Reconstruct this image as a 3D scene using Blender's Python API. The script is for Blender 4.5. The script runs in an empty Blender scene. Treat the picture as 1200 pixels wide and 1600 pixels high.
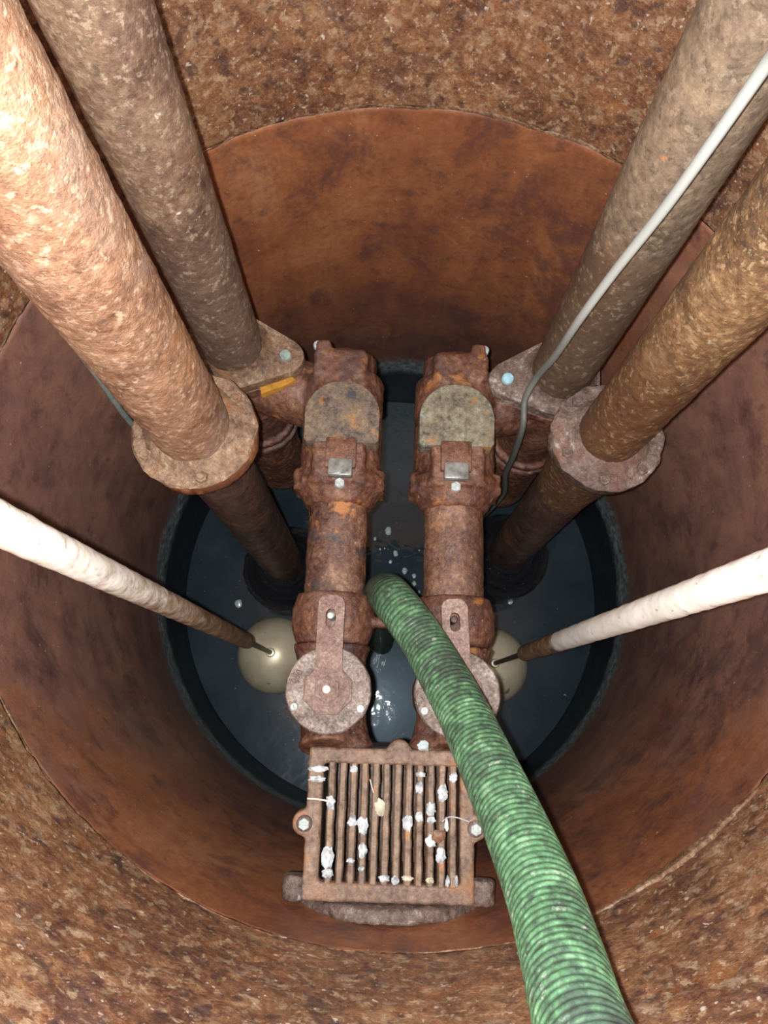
import bpy, bmesh, math, random
from mathutils import Vector, Matrix, noise
from math import sin, cos, pi, radians

random.seed(7)
S = bpy.context.scene
COL = S.collection

# ------------------------------------------------------------------ camera, light, exposure
R0 = 0.70            # radius of the steel well; z = 0 is the water, metres throughout
CAM = Vector((-0.0312, -0.3751, 2.40))
TH, RO, FPX = 0.2656, -0.0322, 1100.0
right = Vector((1, 0, 0)); up = Vector((0, cos(TH), sin(TH))); fwd = Vector((0, sin(TH), -cos(TH)))
c_, s_ = cos(RO), sin(RO)
cr = right * c_ - up * s_
# image X = c*x - s*y ; image Y = s*x + c*y
cu = right * s_ + up * c_
cam_d = bpy.data.cameras.new('phone_camera')
cam = bpy.data.objects.new('phone_camera', cam_d); COL.objects.link(cam)
m = Matrix((cr, cu, -fwd)).transposed().to_4x4(); m.translation = CAM
cam.matrix_world = m
cam_d.sensor_fit = 'VERTICAL'; cam_d.sensor_height = 24.0; cam_d.lens = 24.0 * FPX / 1600.0
cam_d.clip_start = 0.01
S.camera = cam

FLASH_W = 98.0
fl = bpy.data.lights.new('phone_flash', 'POINT'); fl.energy = FLASH_W; fl.shadow_soft_size = 0.006
fl.color = (1.0, 0.985, 0.965)
flo = bpy.data.objects.new('phone_flash', fl); COL.objects.link(flo)
flo.location = CAM + Vector((-0.020, -0.003, 0.028))

W = bpy.data.worlds.new('world'); S.world = W; W.use_nodes = True
W.node_tree.nodes['Background'].inputs[0].default_value = (0.55, 0.75, 1.0, 1)
W.node_tree.nodes['Background'].inputs[1].default_value = 0.035
S.view_settings.view_transform = 'Standard'; S.view_settings.look = 'None'
S.view_settings.exposure = 0.0; S.view_settings.gamma = 1.0
S.view_settings.use_curve_mapping = False

# ------------------------------------------------------------------ materials
class NT:
    def __init__(s, name):
        s.m = bpy.data.materials.new(name); s.m.use_nodes = True
        s.t = s.m.node_tree; s.n = s.t.nodes; s.l = s.t.links
        s.b = s.n['Principled BSDF']
        s.tc = s.n.new('ShaderNodeTexCoord').outputs['Object']
        s.rnd = s.n.new('ShaderNodeObjectInfo').outputs['Random']
    def setin(s, node, i, v):
        if hasattr(v, 'links') or isinstance(v, bpy.types.NodeSocket): s.l.new(v, node.inputs[i])
        else: node.inputs[i].default_value = v
    def math(s, op, a, b=0.0, clamp=False):
        n = s.n.new('ShaderNodeMath'); n.operation = op; n.use_clamp = clamp
        s.setin(n, 0, a); s.setin(n, 1, b); return n.outputs[0]
    def vec(s, scale):
        n = s.n.new('ShaderNodeMapping'); s.l.new(s.tc, n.inputs[0]); n.inputs['Scale'].default_value = scale
        return n.outputs[0]
    def noise(s, scale, detail=6, rough=.6, dist=0.0, vec=None, w=0.0):
        n = s.n.new('ShaderNodeTexNoise'); n.noise_dimensions = '4D'
        s.l.new(vec or s.tc, n.inputs['Vector'])
        n.inputs['Scale'].default_value = scale; n.inputs['Detail'].default_value = detail
        n.inputs['Roughness'].default_value = rough; n.inputs['Distortion'].default_value = dist
        k = s.math('MULTIPLY_ADD', s.rnd, 13.0); 
        k.node.inputs[2].default_value = w
        s.l.new(k, n.inputs['W'])
        return n.outputs[0]
    def voro(s, scale, vec=None, feature='F1', out='Distance'):
        n = s.n.new('ShaderNodeTexVoronoi'); n.feature = feature
        s.l.new(vec or s.tc, n.inputs['Vector']); n.inputs['Scale'].default_value = scale
        return n.outputs[out]
    def ramp(s, fac, stops):
        n = s.n.new('ShaderNodeValToRGB'); e = n.color_ramp.elements
        while len(e) < len(stops): e.new(0.5)
        for el, (p, c) in zip(e, stops):
            el.position = p; el.color = (c[0], c[1], c[2], 1) if not isinstance(c, float) else (c, c, c, 1)
        s.l.new(fac, n.inputs[0]); return n.outputs[0]
    def gain(s, f, g):
        return s.math('ADD', s.math('MULTIPLY', s.math('SUBTRACT', f, .5), g), .5, True)
    def step(s, fac, a, b):
        n = s.n.new('ShaderNodeMapRange'); n.interpolation_type = 'SMOOTHSTEP'
        s.l.new(fac, n.inputs[0]); n.inputs[1].default_value = a; n.inputs[2].default_value = b
        return n.outputs[0]
    def mix(s, fac, a, b, mode='MIX'):
        n = s.n.new('ShaderNodeMix'); n.data_type = 'RGBA'; n.blend_type = mode
        s.setin(n, 0, fac)
        for i, v in ((6, a), (7, b)):
            if isinstance(v, bpy.types.NodeSocket): s.l.new(v, n.inputs[i])
            else: n.inputs[i].default_value = (v[0], v[1], v[2], 1)
        return n.outputs[2]
    def bump(s, h, strength, dist, normal=None):
        n = s.n.new('ShaderNodeBump'); s.l.new(h, n.inputs['Height'])
        n.inputs['Strength'].default_value = strength; n.inputs['Distance'].default_value = dist
        if normal: s.l.new(normal, n.inputs['Normal'])
        return n.outputs[0]
    def z(s):
        n = s.n.new('ShaderNodeSeparateXYZ'); s.l.new(s.tc, n.inputs[0]); return n.outputs[2]
    def done(s, color, rough, normal=None, spec=.5, metal=0.0):
        s.setin(s.b, 'Base Color', color if isinstance(color, bpy.types.NodeSocket) else (*color, 1))
        s.setin(s.b, 'Roughness', rough)
        s.b.inputs['Specular IOR Level'].default_value = spec; s.b.inputs['Metallic'].default_value = metal
        if normal: s.l.new(normal, s.b.inputs['Normal'])
        return s.m

def rust(name, stops, scale=9, blotches=(), grain=60, bump=.6, bdist=.004, rough=(.35, .75), spec=.5, speck=0.0, zcol=None, fleck=None):
    t = NT(name)
    n1 = t.noise(scale, 8, .68, .3)
    n2 = t.noise(grain * 1.5, 6, .72, 0, w=3.1)
    f = t.math('ADD', t.math('MULTIPLY', n1, .50), t.math('MULTIPLY', n2, .50))
    col = t.ramp(t.gain(f, 1.75), stops)
    for k, (bc, bs, lo, hi, amt) in enumerate(blotches):
        nb = t.noise(bs, 5, .6, .6, w=5.7 + 2.3 * k)
        col = t.mix(t.math('MULTIPLY', t.step(nb, lo, hi), amt), col, bc)
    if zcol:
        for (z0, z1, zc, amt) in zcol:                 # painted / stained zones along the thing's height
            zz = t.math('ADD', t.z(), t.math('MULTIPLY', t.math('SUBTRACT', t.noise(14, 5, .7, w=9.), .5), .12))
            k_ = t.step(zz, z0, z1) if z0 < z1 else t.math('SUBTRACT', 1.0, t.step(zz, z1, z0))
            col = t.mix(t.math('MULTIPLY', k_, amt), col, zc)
    if fleck:                                          # fine pale scale and dark pits
        col = t.mix(t.math('MULTIPLY', t.step(t.noise(95, 5, .72, .1, w=41.), .54, .62), .55), col, fleck)
        col = t.mix(t.math('MULTIPLY', t.step(t.noise(80, 5, .72, .1, w=47.), .56, .64), .55), col, tuple(x * .16 for x in fleck))
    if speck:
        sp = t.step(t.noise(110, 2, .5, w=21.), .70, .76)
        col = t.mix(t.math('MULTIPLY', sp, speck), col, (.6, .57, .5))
    r = t.math('ADD', t.math('MULTIPLY', t.step(t.noise(grain * .7, 3, .5, w=8.), .35, .65), rough[1] - rough[0]), rough[0])
    h = t.math('ADD', t.math('MULTIPLY', n1, .25), t.math('MULTIPLY', n2, .75))
    nb = t.bump(h, bump * .8, bdist * 1.1)
    nb = t.bump(t.noise(grain * 5, 4, .7, w=2.), min(1.0, bump * 1.2), bdist * .42, nb)
    return t.done(col, r, nb, spec)

def plain(name, c, rough=.5, spec=.5, var=.25, scale=60, bump=.15, metal=0.0):
    t = NT(name)
    n = t.noise(scale, 5, .6)
    d = tuple(x * (1 - var * 1.6) for x in c); b = tuple(min(1, x * (1 + var)) for x in c)
    return t.done(t.ramp(n, [(.3, d), (.7, b)]), rough, t.bump(n, bump, .002), spec, metal)

M = {}
# upper shell: flaky rust of brown, tan and purple-black grains
t = NT('flaky_rust')
warp = t.n.new('ShaderNodeTexNoise'); t.l.new(t.tc, warp.inputs[0]); warp.inputs['Scale'].default_value = 60
wv = t.n.new('ShaderNodeVectorMath'); wv.operation = 'MULTIPLY_ADD'; t.l.new(warp.outputs['Color'], wv.inputs[0])
wv.inputs[1].default_value = (.022, .022, .022); t.l.new(t.tc, wv.inputs[2])
vn = t.n.new('ShaderNodeTexVoronoi'); t.l.new(wv.outputs[0], vn.inputs['Vector']); vn.inputs['Scale'].default_value = 62
sep = t.n.new('ShaderNodeSeparateColor'); t.l.new(vn.outputs['Color'], sep.inputs[0])
nL = t.noise(5, 7, .68, .3); nG = t.noise(46, 8, .78, .1, w=2.); nF = t.noise(150, 4, .7, 0, w=12.)
f = t.math('ADD', t.math('ADD', t.math('MULTIPLY', nL, .36), t.math('MULTIPLY', nG, .36)), t.math('ADD', t.math('MULTIPLY', nF, .24), t.math('MULTIPLY', sep.outputs[0], .04)))
col = t.ramp(t.gain(f, 2.3), [(.20, (.050, .024, .021)), (.38, (.130, .057, .034)), (.52, (.235, .112, .056)), (.66, (.35, .195, .100)), (.84, (.52, .40, .28))])
col = t.mix(t.math('MULTIPLY', t.step(t.noise(14, 7, .75, .4, w=6.), .52, .64), .5), col, (.34, .125, .038))
col = t.mix(t.math('MULTIPLY', t.step(t.noise(7, 8, .76, .4, w=16.), .51, .64), .62), col, (.085, .044, .045))
col = t.mix(t.math('MULTIPLY', t.step(t.noise(42, 4, .64, .2, w=36.), .54, .62), .45), col, (.43, .31, .20))
col = t.mix(t.math('MULTIPLY', t.step(t.noise(64, 4, .65, .2, w=38.), .56, .63), .6), col, (.50, .36, .23))
col = t.mix(t.math('MULTIPLY', t.step(t.noise(28, 5, .66, .2, w=66.), .55, .64), .72), col, (.055, .030, .030))
col = t.mix(t.math('MULTIPLY', t.step(t.noise(120, 2, .5, w=26.), .66, .72), .8), col, (.62, .55, .47))
h = t.math('ADD', t.math('MULTIPLY', vn.outputs['Distance'], -.06), t.math('ADD', t.math('MULTIPLY', nG, .8), t.math('ADD', t.math('MULTIPLY', nF, .35), t.math('MULTIPLY', nL, .3))))
nb = t.bump(h, .55, .0065); nb = t.bump(t.noise(300, 4, .7, w=4.), .8, .0013, nb)
rr = t.math('ADD', t.math('MULTIPLY', t.step(t.noise(80, 4, .6, w=8.), .35, .65), .40), .20)
M['wall_up'] = t.done(col, rr, nb, .6)
# lower shell: smooth red-brown wet rust with purple-brown stains and a slime band at the water
t = NT('smooth_wet_rust')
nL = t.noise(3.2, 8, .66, .4); nV = t.noise(9, 6, .65, .3, vec=t.vec((1, 1, .25)), w=4.); nG = t.noise(85, 6, .7, 0, w=2.)
f = t.math('ADD', t.math('ADD', t.math('MULTIPLY', nL, .46), t.math('MULTIPLY', nV, .30)), t.math('MULTIPLY', nG, .24))
col = t.ramp(t.gain(f, 2.0), [(.20, (.090, .036, .028)), (.40, (.200, .073, .038)), (.56, (.300, .115, .050)), (.78, (.42, .200, .100))])
sx = t.n.new('ShaderNodeSeparateXYZ'); t.l.new(t.tc, sx.inputs[0])
side = t.math('ABSOLUTE', t.math('ADD', sx.outputs[0], t.math('MULTIPLY', t.math('SUBTRACT', t.noise(4, 7, .72, w=44.), .5), .70)))
col = t.mix(t.math('MULTIPLY', t.step(side, .40, .68), .72), col, t.ramp(t.gain(t.noise(11, 8, .75, .3, w=50.), 1.7), [(.22, (.115, .070, .068)), (.5, (.240, .142, .120)), (.78, (.36, .205, .140))]))
col = t.mix(t.math('MULTIPLY', t.step(t.noise(6, 8, .76, .4, w=14.), .50, .62), .62), col, (.085, .042, .044))
col = t.mix(t.math('MULTIPLY', t.step(t.noise(17, 7, .75, .3, w=64.), .54, .66), .5), col, (.065, .034, .036))
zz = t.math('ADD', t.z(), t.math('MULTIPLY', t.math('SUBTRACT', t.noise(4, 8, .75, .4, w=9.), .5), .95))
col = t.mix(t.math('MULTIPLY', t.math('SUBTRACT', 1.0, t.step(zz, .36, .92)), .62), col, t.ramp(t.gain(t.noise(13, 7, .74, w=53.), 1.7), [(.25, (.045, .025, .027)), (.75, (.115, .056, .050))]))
zs = t.math('ADD', t.z(), t.math('MULTIPLY', t.math('SUBTRACT', t.noise(10, 6, .75, w=19.), .5), .10))
col = t.mix(t.math('SUBTRACT', 1.0, t.step(zs, .30, .36)), col, t.ramp(t.noise(60, 6, .75, w=3.), [(.35, (.035, .052, .060)), (.50, (.120, .155, .160)), (.66, (.30, .35, .34))]))
col = t.mix(t.math('SUBTRACT', 1.0, t.step(zs, .22, .27)), col, (.007, .012, .020))
col = t.mix(t.math('MULTIPLY', t.step(t.noise(130, 2, .5, w=26.), .725, .755), .8), col, (.62, .52, .44))
nb = t.bump(t.math('ADD', t.math('MULTIPLY', nG, .5), t.math('MULTIPLY', nL, .5)), .30, .004)
nb = t.bump(t.noise(260, 4, .6, w=4.), .40, .0013, nb)
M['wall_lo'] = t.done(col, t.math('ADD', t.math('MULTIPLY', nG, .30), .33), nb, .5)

M['weld'] = rust('seam_scale', [(.3, (.07, .036, .024)), (.5, (.20, .105, .055)), (.72, (.46, .35, .24))], 26, grain=90, bump=.8, rough=(.25, .6))
M['pipe_orange'] = rust('orange_scaly_rust', [(.26, (.12, .058, .036)), (.42, (.235, .125, .075)), (.58, (.34, .20, .125)), (.76, (.50, .38, .28))], 10,
    [((.34, .160, .062), 6, .52, .66, .55), ((.25, .185, .16), 6, .54, .68, .6), ((.75, .74, .70), 13, .685, .72, .85)], 52, .9, .0045, (.35, .7), .45, .0, fleck=(.58, .44, .32))
M['pipe_tan'] = rust('tan_brown_rust', [(.30, (.075, .042, .030)), (.45, (.15, .092, .062)), (.58, (.22, .145, .095)), (.72, (.36, .26, .18))], 8,
    [((.27, .13, .060), 9, .54, .66, .30), ((.11, .062, .052), 4, .52, .66, .6), ((.70, .68, .62), 15, .675, .71, .85), ((.38, .28, .10), 40, .66, .72, .6)], 55, .75, .0035, (.4, .7), .45,
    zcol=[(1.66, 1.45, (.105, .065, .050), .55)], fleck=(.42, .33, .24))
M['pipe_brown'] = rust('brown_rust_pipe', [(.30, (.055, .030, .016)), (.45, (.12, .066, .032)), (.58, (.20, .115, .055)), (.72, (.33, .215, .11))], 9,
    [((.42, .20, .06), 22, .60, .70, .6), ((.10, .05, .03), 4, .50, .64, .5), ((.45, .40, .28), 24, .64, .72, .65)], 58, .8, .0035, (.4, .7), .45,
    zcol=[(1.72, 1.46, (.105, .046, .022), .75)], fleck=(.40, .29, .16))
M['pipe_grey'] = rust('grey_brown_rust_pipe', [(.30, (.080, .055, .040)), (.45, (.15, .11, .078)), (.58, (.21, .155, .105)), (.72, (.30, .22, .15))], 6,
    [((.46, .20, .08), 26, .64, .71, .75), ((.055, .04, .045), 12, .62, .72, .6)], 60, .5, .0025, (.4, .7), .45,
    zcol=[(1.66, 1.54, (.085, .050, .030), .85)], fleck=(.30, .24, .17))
M['pipe_low'] = rust('dull_wet_rust', [(.3, (.030, .018, .016)), (.5, (.075, .042, .034)), (.7, (.14, .075, .05))], 9,
    [((.20, .085, .03), 6, .56, .68, .5), ((.02, .03, .035), 10, .56, .66, .5)], 60, .6, .003, (.25, .55), .5, .2,
    zcol=[(.55, .2, (.02, .022, .024), .75)])
M['flange'] = rust('pitted_flange_rust', [(.3, (.060, .034, .024)), (.45, (.155, .092, .058)), (.6, (.27, .180, .115)), (.76, (.50, .42, .33))], 18,
    [((.36, .15, .05), 9, .54, .66, .55), ((.05, .04, .04), 30, .62, .7, .6)], 75, 1.0, .004, (.2, .55), .6)
M['flange_edge'] = rust('orange_flange_edge', [(.3, (.12, .045, .022)), (.5, (.26, .10, .042)), (.7, (.36, .18, .09))], 14, grain=70, bump=.6, rough=(.4, .7))
M['flange_purple'] = rust('purple_grey_flange_rust', [(.3, (.052, .031, .027)), (.47, (.130, .086, .072)), (.6, (.21, .155, .130)), (.72, (.46, .42, .38))], 16,
    [((.20, .085, .045), 10, .54, .66, .5), ((.45, .46, .46), 34, .63, .70, .6)], 75, 1.0, .004, (.2, .5), .6)
M['cast'] = rust('red_cast_rust', [(.30, (0.034, 0.016, 0.013)), (.44, (0.095, 0.040, 0.027)), (.56, (0.163, 0.072, 0.043)), (.70, (0.275, 0.140, 0.086))], 10,
    [((.36, .155, .04), 18, .60, .68, .7), ((.15, .10, .095), 8, .54, .66, .5), ((.05, .03, .03), 12, .58, .68, .6)], 65, .8, .0035, (.25, .55), .55, .35)
M['cover'] = rust('pitted_grey_cover', [(.30, (.04, .035, .035)), (.44, (.15, .115, .09)), (.58, (.22, .165, .12)), (.72, (.40, .27, .12))], 30,
    [((.46, .22, .05), 24, .58, .66, .7), ((.04, .05, .07), 32, .60, .67, .8)], 70, 1.0, .006, (.25, .5), .6)
M['cover_green'] = rust('pitted_green_cover', [(.30, (.05, .045, .04)), (.44, (.17, .15, .11)), (.58, (.26, .24, .17)), (.72, (.36, .38, .32))], 30,
    [((.42, .18, .045), 26, .60, .66, .75), ((.06, .06, .07), 34, .58, .65, .8), ((.25, .48, .50), 13, .64, .68, .85)], 70, 1.0, .006, (.25, .5), .6)
M['column'] = rust('flaking_column_rust', [(.30, (0.043, 0.020, 0.016)), (.44, (0.103, 0.048, 0.033)), (.56, (0.172, 0.088, 0.058)), (.70, (0.310, 0.192, 0.125))], 13,
    [((.46, .19, .06), 14, .57, .64, .8), ((.045, .04, .045), 15, .56, .63, .7)], 65, .8, .0035, (.25, .55), .55, .4)
M['column_even'] = rust('even_column_rust', [(.30, (0.047, 0.022, 0.017)), (.44, (0.107, 0.051, 0.036)), (.56, (0.181, 0.094, 0.062)), (.70, (0.310, 0.184, 0.117))], 13,
    [((.30, .16, .08), 20, .58, .66, .5)], 75, .8, .003, (.25, .55), .55, .4)
M['disc'] = rust('sparkling_disc_rust', [(.30, (.075, .050, .045)), (.44, (.20, .15, .13)), (.56, (.33, .27, .235)), (.70, (.55, .50, .46))], 30,
    [((.22, .115, .07), 8, .52, .66, .5), ((.40, .36, .20), 14, .62, .70, .5)], 130, 1.0, .004, (.15, .4), .8, .3)
M['lever'] = rust('pinkish_lever_rust', [(.30, (.090, .050, .044)), (.44, (.19, .120, .10)), (.56, (.27, .18, .15)), (.70, (.42, .33, .28))], 24,
    [((.20, .085, .05), 9, .54, .66, .5)], 150, .9, .003, (.2, .45), .65, .25)
M['grate'] = rust('grate_rust', [(.30, (.075, .042, .030)), (.44, (.16, .100, .072)), (.56, (.235, .155, .11)), (.70, (.34, .24, .17))], 14,
    [((.34, .15, .06), 9, .54, .66, .6)], 80, .7, .003, (.3, .6), .5, .2)
M['bar'] = rust('bar_rust', [(.30, (.075, .045, .032)), (.44, (.17, .115, .080)), (.56, (.24, .165, .115)), (.70, (.34, .24, .17))], 18,
    [((.42, .17, .045), 14, .57, .66, .7)], 80, .7, .003, (.3, .6), .5, .2)
M['slime_black'] = rust('black_slime', [(.3, (.002, .004, .006)), (.6, (.006, .009, .014)), (.75, (.014, .020, .027))], 26, grain=60, bump=1.0, bdist=.012, rough=(.05, .13), spec=.7, speck=.45)  # pale specks in the colour stand in for wet glints on the rims
M['dark_inside'] = plain('dark_box_inside', (.012, .010, .010), .6)
M['zinc'] = plain('dull_zinc', (.42, .48, .48), .35, .6, .3, 120)
M['zinc_blue'] = plain('weathered_blue_paint', (.33, .60, .70), .5, .4, .25, 120)
M['zinc_green'] = plain('grey_green_bolt', (.30, .38, .36), .45, .5, .35, 90)
M['beige_pin'] = plain('pale_brass', (.62, .56, .42), .4, .5, .1, 120)
M['grey_plug'] = plain('grey_slate_lug', (.19, .20, .19), .35, .6, .45, 60, .6)
M['gold_stain'] = plain('ochre_rust', (.48, .23, .035), .6, .4, .2, 60)
M['rag'] = plain('wet_grey_white_paper', (.52, .56, .59), .4, .5, .42, 90, .7)
M['rag_cream'] = plain('wet_cream_paper', (.52, .48, .36), .5, .4, .25, 60, .6)
M['leaf_brown'] = plain('brown_scrap', (.20, .10, .055), .5, .4, .3, 60, .5)
M['thread'] = plain('pale_thread', (.72, .66, .54), .6, .3, .1, 80)
M['foam'] = plain('grey_foam', (.45, .56, .58), .2, .7, .25, 120)
t = NT('grey_cable_sheath')
zz = t.math('ADD', t.z(), t.math('MULTIPLY', t.math('SUBTRACT', t.noise(8, 5, .6), .5), .25))
M['cable'] = t.done(t.ramp(t.step(zz, 1.15, 1.75), [(0, (.075, .085, .08)), (.5, (.20, .22, .205)), (1, (.34, .37, .36))]), .5, None, .4)  # sheath colour runs from light grey above to dark grey below
M['cable_dark'] = plain('grey_green_cable_sheath', (.14, .17, .165), .5, .4, .25, 60)
M['stem'] = plain('grey_stem', (.075, .07, .062), .4, .5, .3, 60)
# float rods: white paint worn to rust near the lower end
def rodmat(name, zlo, zhi, patches):
    t = NT(name)
    zz = t.math('ADD', t.z(), t.math('MULTIPLY', t.math('SUBTRACT', t.noise(40, 6, .7, .4), .5), patches))
    f = t.step(zz, zlo, zhi)
    rs = t.ramp(t.noise(45, 6, .65, w=4.), [(.3, (.10, .055, .028)), (.5, (.25, .15, .085)), (.7, (.45, .33, .22))])
    wh = t.ramp(t.noise(30, 4, .6, w=6.), [(.35, (.70, .68, .62)), (.6, (.86, .85, .82))])
    wh = t.mix(t.math('MULTIPLY', t.step(t.noise(55, 5, .7, .5, w=11.), .60, .66), .75), wh, (.40, .27, .16))
    return t.done(t.mix(f, rs, wh), .5, t.bump(t.noise(60, 5, .6), .35, .003), .4)
M['rod_l'] = rodmat('worn_white_paint', 1.05, 1.80, 1.7)
M['rod_r'] = rodmat('clean_white_paint', .955, .985, .06)
# float balls: tarnished cream metal
t = NT('tarnished_float')
n = t.noise(12, 6, .6)
col = t.ramp(n, [(.3, (.44, .39, .27)), (.5, (.62, .56, .40)), (.7, (.72, .66, .49))])
col = t.mix(t.math('MULTIPLY', t.step(t.noise(30, 4, .6, .4, w=4.), .64, .69), .75), col, (.10, .09, .06))
M['ball'] = t.done(col, .36, t.bump(t.noise(40, 4), .10, .003), .6, .30)
# hose: green ribbed wall with black grime in its grooves
t = NT('green_hose')
n = t.noise(34, 6, .7, .5)
col = t.ramp(t.math('ADD', t.math('MULTIPLY', n, .55), t.math('MULTIPLY', t.noise(120, 4, .65, w=5.), .45)),
    [(.38, (.028, .045, .034)), (.45, (.055, .115, .065)), (.53, (.090, .215, .110)), (.62, (.20, .37, .21))])
col = t.mix(t.math('MULTIPLY', t.step(t.noise(11, 7, .75, .6, w=8.), .50, .62), .68), col, (.035, .040, .045))
col = t.mix(t.math('MULTIPLY', t.step(t.noise(60, 4, .65, .4, w=18.), .60, .68), .6), col, (.36, .40, .34))
att = t.n.new('ShaderNodeAttribute'); att.attribute_name = 'groove'
col = t.mix(t.math('MULTIPLY', att.outputs['Fac'], .85), col, (.028, .034, .032))
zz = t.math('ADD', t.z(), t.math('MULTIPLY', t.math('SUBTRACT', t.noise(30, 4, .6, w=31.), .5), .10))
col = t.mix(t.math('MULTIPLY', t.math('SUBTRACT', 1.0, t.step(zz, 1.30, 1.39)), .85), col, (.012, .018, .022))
M['hose'] = t.done(col, .33, t.bump(t.noise(140, 4, .6), .3, .002), .6)
# murky water
t = NT('murky_water')
n = t.noise(9, 3, .5, .6); n2 = t.noise(26, 2, .5, .3, w=5.)
nc = t.bump(t.math('ADD', n, t.math('MULTIPLY', n2, .25)), .10, .02); nb = t.bump(n, .03, .02)
murk = t.ramp(t.noise(5, 5, .6, 0, w=7.), [(.35, (.012, .023, .032)), (.65, (.024, .042, .054))])
murk = t.mix(t.math('MULTIPLY', t.step(t.noise(95, 2, .5, w=12.), .72, .76), .6), murk, (.30, .38, .40))
M['water'] = t.done(murk, .29, nb, .14)
t.b.inputs['Specular Tint'].default_value = (.62, .82, 1.0, 1)
t.b.inputs['Coat Weight'].default_value = 1.0; t.b.inputs['Coat Roughness'].default_value = .03; t.l.new(nc, t.b.inputs['Coat Normal'])

# ------------------------------------------------------------------ mesh helpers
def finish(name, bm, mat, parent=None, smooth=True, mats=None):
    me = bpy.data.meshes.new(name); bmesh.ops.recalc_face_normals(bm, faces=bm.faces[:])
    bm.to_mesh(me); bm.free()
    for mm in ([mat] if mats is None else mats): me.materials.append(mm)
    if smooth:
        for p in me.polygons: p.use_smooth = True
    o = bpy.data.objects.new(name, me); COL.objects.link(o)
    if parent is not None: o.parent = parent
    if smooth and len(me.polygons) < 20000:
        es = o.modifiers.new('edges', 'EDGE_SPLIT'); es.split_angle = radians(40)
    return o
def thing(name, label, cat, loc, group=None):
    o = bpy.data.objects.new(name, None); COL.objects.link(o); o.location = loc
    o['label'] = label; o['category'] = cat
    if group: o['group'] = group
    o.empty_display_size = .05
    return o
def tag(o, label, cat, group=None):
    o['label'] = label; o['category'] = cat
    if group: o['group'] = group
    return o
def L(p, o): return Vector(p) - o          # world point into a thing's own frame
def frame(d):
    d = Vector(d).normalized(); a = Vector((0, 0, 1)) if abs(d.z) < .9 else Vector((1, 0, 0))
    x = a.cross(d).normalized(); return x, d.cross(x), d
def lathe(bm, prof, o, d=(0, 0, 1), seg=48):
    """prof: (radius, height) along axis d from o; ends with radius 0 close themselves"""
    x, y, z = frame(d); o = Vector(o); rings = []
    for r, h in prof:
        if r < 1e-6: rings.append([bm.verts.new(o + z * h)])
        else: rings.append([bm.verts.new(o + z * h + (x * cos(2 * pi * k / seg) + y * sin(2 * pi * k / seg)) * r) for k in range(seg)])
    for a, b in zip(rings, rings[1:]):
        for k in range(seg):
            k2 = (k + 1) % seg
            if len(a) == 1 and len(b) == 1: continue
            if len(a) == 1: bm.faces.new((a[0], b[k], b[k2]))
            elif len(b) == 1: bm.faces.new((a[k], b[0], a[k2]))
            else: bm.faces.new((a[k], b[k], b[k2], a[k2]))
    return rings
def cyl(bm, a, b, r, r2=None, seg=40):
    a = Vector(a); b = Vector(b); h = (b - a).length; r2 = r if r2 is None else r2
    e = min(.002, r * .2)
    lathe(bm, [(0, 0), (r - e, 0), (r, e), (r2, h - e), (r2 - e, h), (0, h)], a, b - a, seg)
def box(bm, c, s, bev=.002, rot=None):
    r = bmesh.ops.create_cube(bm, size=1.0)
    mt = Matrix.Translation(c) @ (rot.to_4x4() if rot else Matrix.Identity(4)) @ Matrix.Diagonal((*s, 1))
    bmesh.ops.transform(bm, matrix=mt, verts=r['verts'])
    if bev:
        es = list({e for v in r['verts'] for e in v.link_edges})
        bmesh.ops.bevel(bm, geom=es, offset=bev, segments=2, affect='EDGES', profile=.5)
def prism(bm, pts, z0, z1, bev=.0015):
    lo = [bm.verts.new((p[0], p[1], z0)) for p in pts]; hi = [bm.verts.new((p[0], p[1], z1)) for p in pts]
    n = len(pts); bm.faces.new(lo[::-1]); top = bm.faces.new(hi)
    for k in range(n): bm.faces.new((lo[k], lo[(k + 1) % n], hi[(k + 1) % n], hi[k]))
    if bev: bmesh.ops.bevel(bm, geom=list(top.edges), offset=bev, segments=2, affect='EDGES', profile=.5)
def hull2(pts):
    pts = sorted(pts); lo = []; hi = []
    for seq, out in ((pts, lo), (pts[::-1], hi)):
        for p in seq:
            while len(out) > 1 and (out[-1][0] - out[-2][0]) * (p[1] - out[-2][1]) - (out[-1][1] - out[-2][1]) * (p[0] - out[-2][0]) <= 1e-9: out.pop()
            out.append(p)
    return lo[:-1] + hi[:-1]
def circ(x, y, r, n=24): return [(x + r * cos(2 * pi * k / n), y + r * sin(2 * pi * k / n)) for k in range(n)]
def spline(pts, n):
    out = []; P = [Vector(p) for p in pts]; P = [2 * P[0] - P[1]] + P + [2 * P[-1] - P[-2]]
    for i in range(1, len(P) - 2):
        for k in range(n):
            u = k / n; a, b, c, d = P[i - 1], P[i], P[i + 1], P[i + 2]
            out.append(.5 * ((2 * b) + (c - a) * u + (2 * a - 5 * b + 4 * c - d) * u * u + (3 * b - a - 3 * c + d) * u ** 3))
    out.append(P[-2]); return out
def tube(bm, path, r, seg=16, flat=1.0, cap=True):
    path = [Vector(p) for p in path]; n = len(path); rings = []
    t0 = (path[1] - path[0]).normalized(); x, y, _ = frame(t0)
    for i, p in enumerate(path):
        tg = (path[min(i + 1, n - 1)] - path[max(i - 1, 0)]).normalized()
        x = (x - tg * x.dot(tg)).normalized(); y = tg.cross(x)
        rr = r(i) if callable(r) else r
        rings.append([bm.verts.new(p + (x * cos(2 * pi * k / seg) + y * sin(2 * pi * k / seg) * flat) * rr) for k in range(seg)])
    for a, b in zip(rings, rings[1:]):
        for k in range(seg): bm.faces.new((a[k], a[(k + 1) % seg], b[(k + 1) % seg], b[k]))
    if cap: bm.faces.new(rings[0][::-1]); bm.faces.new(rings[-1])
    return rings
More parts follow.
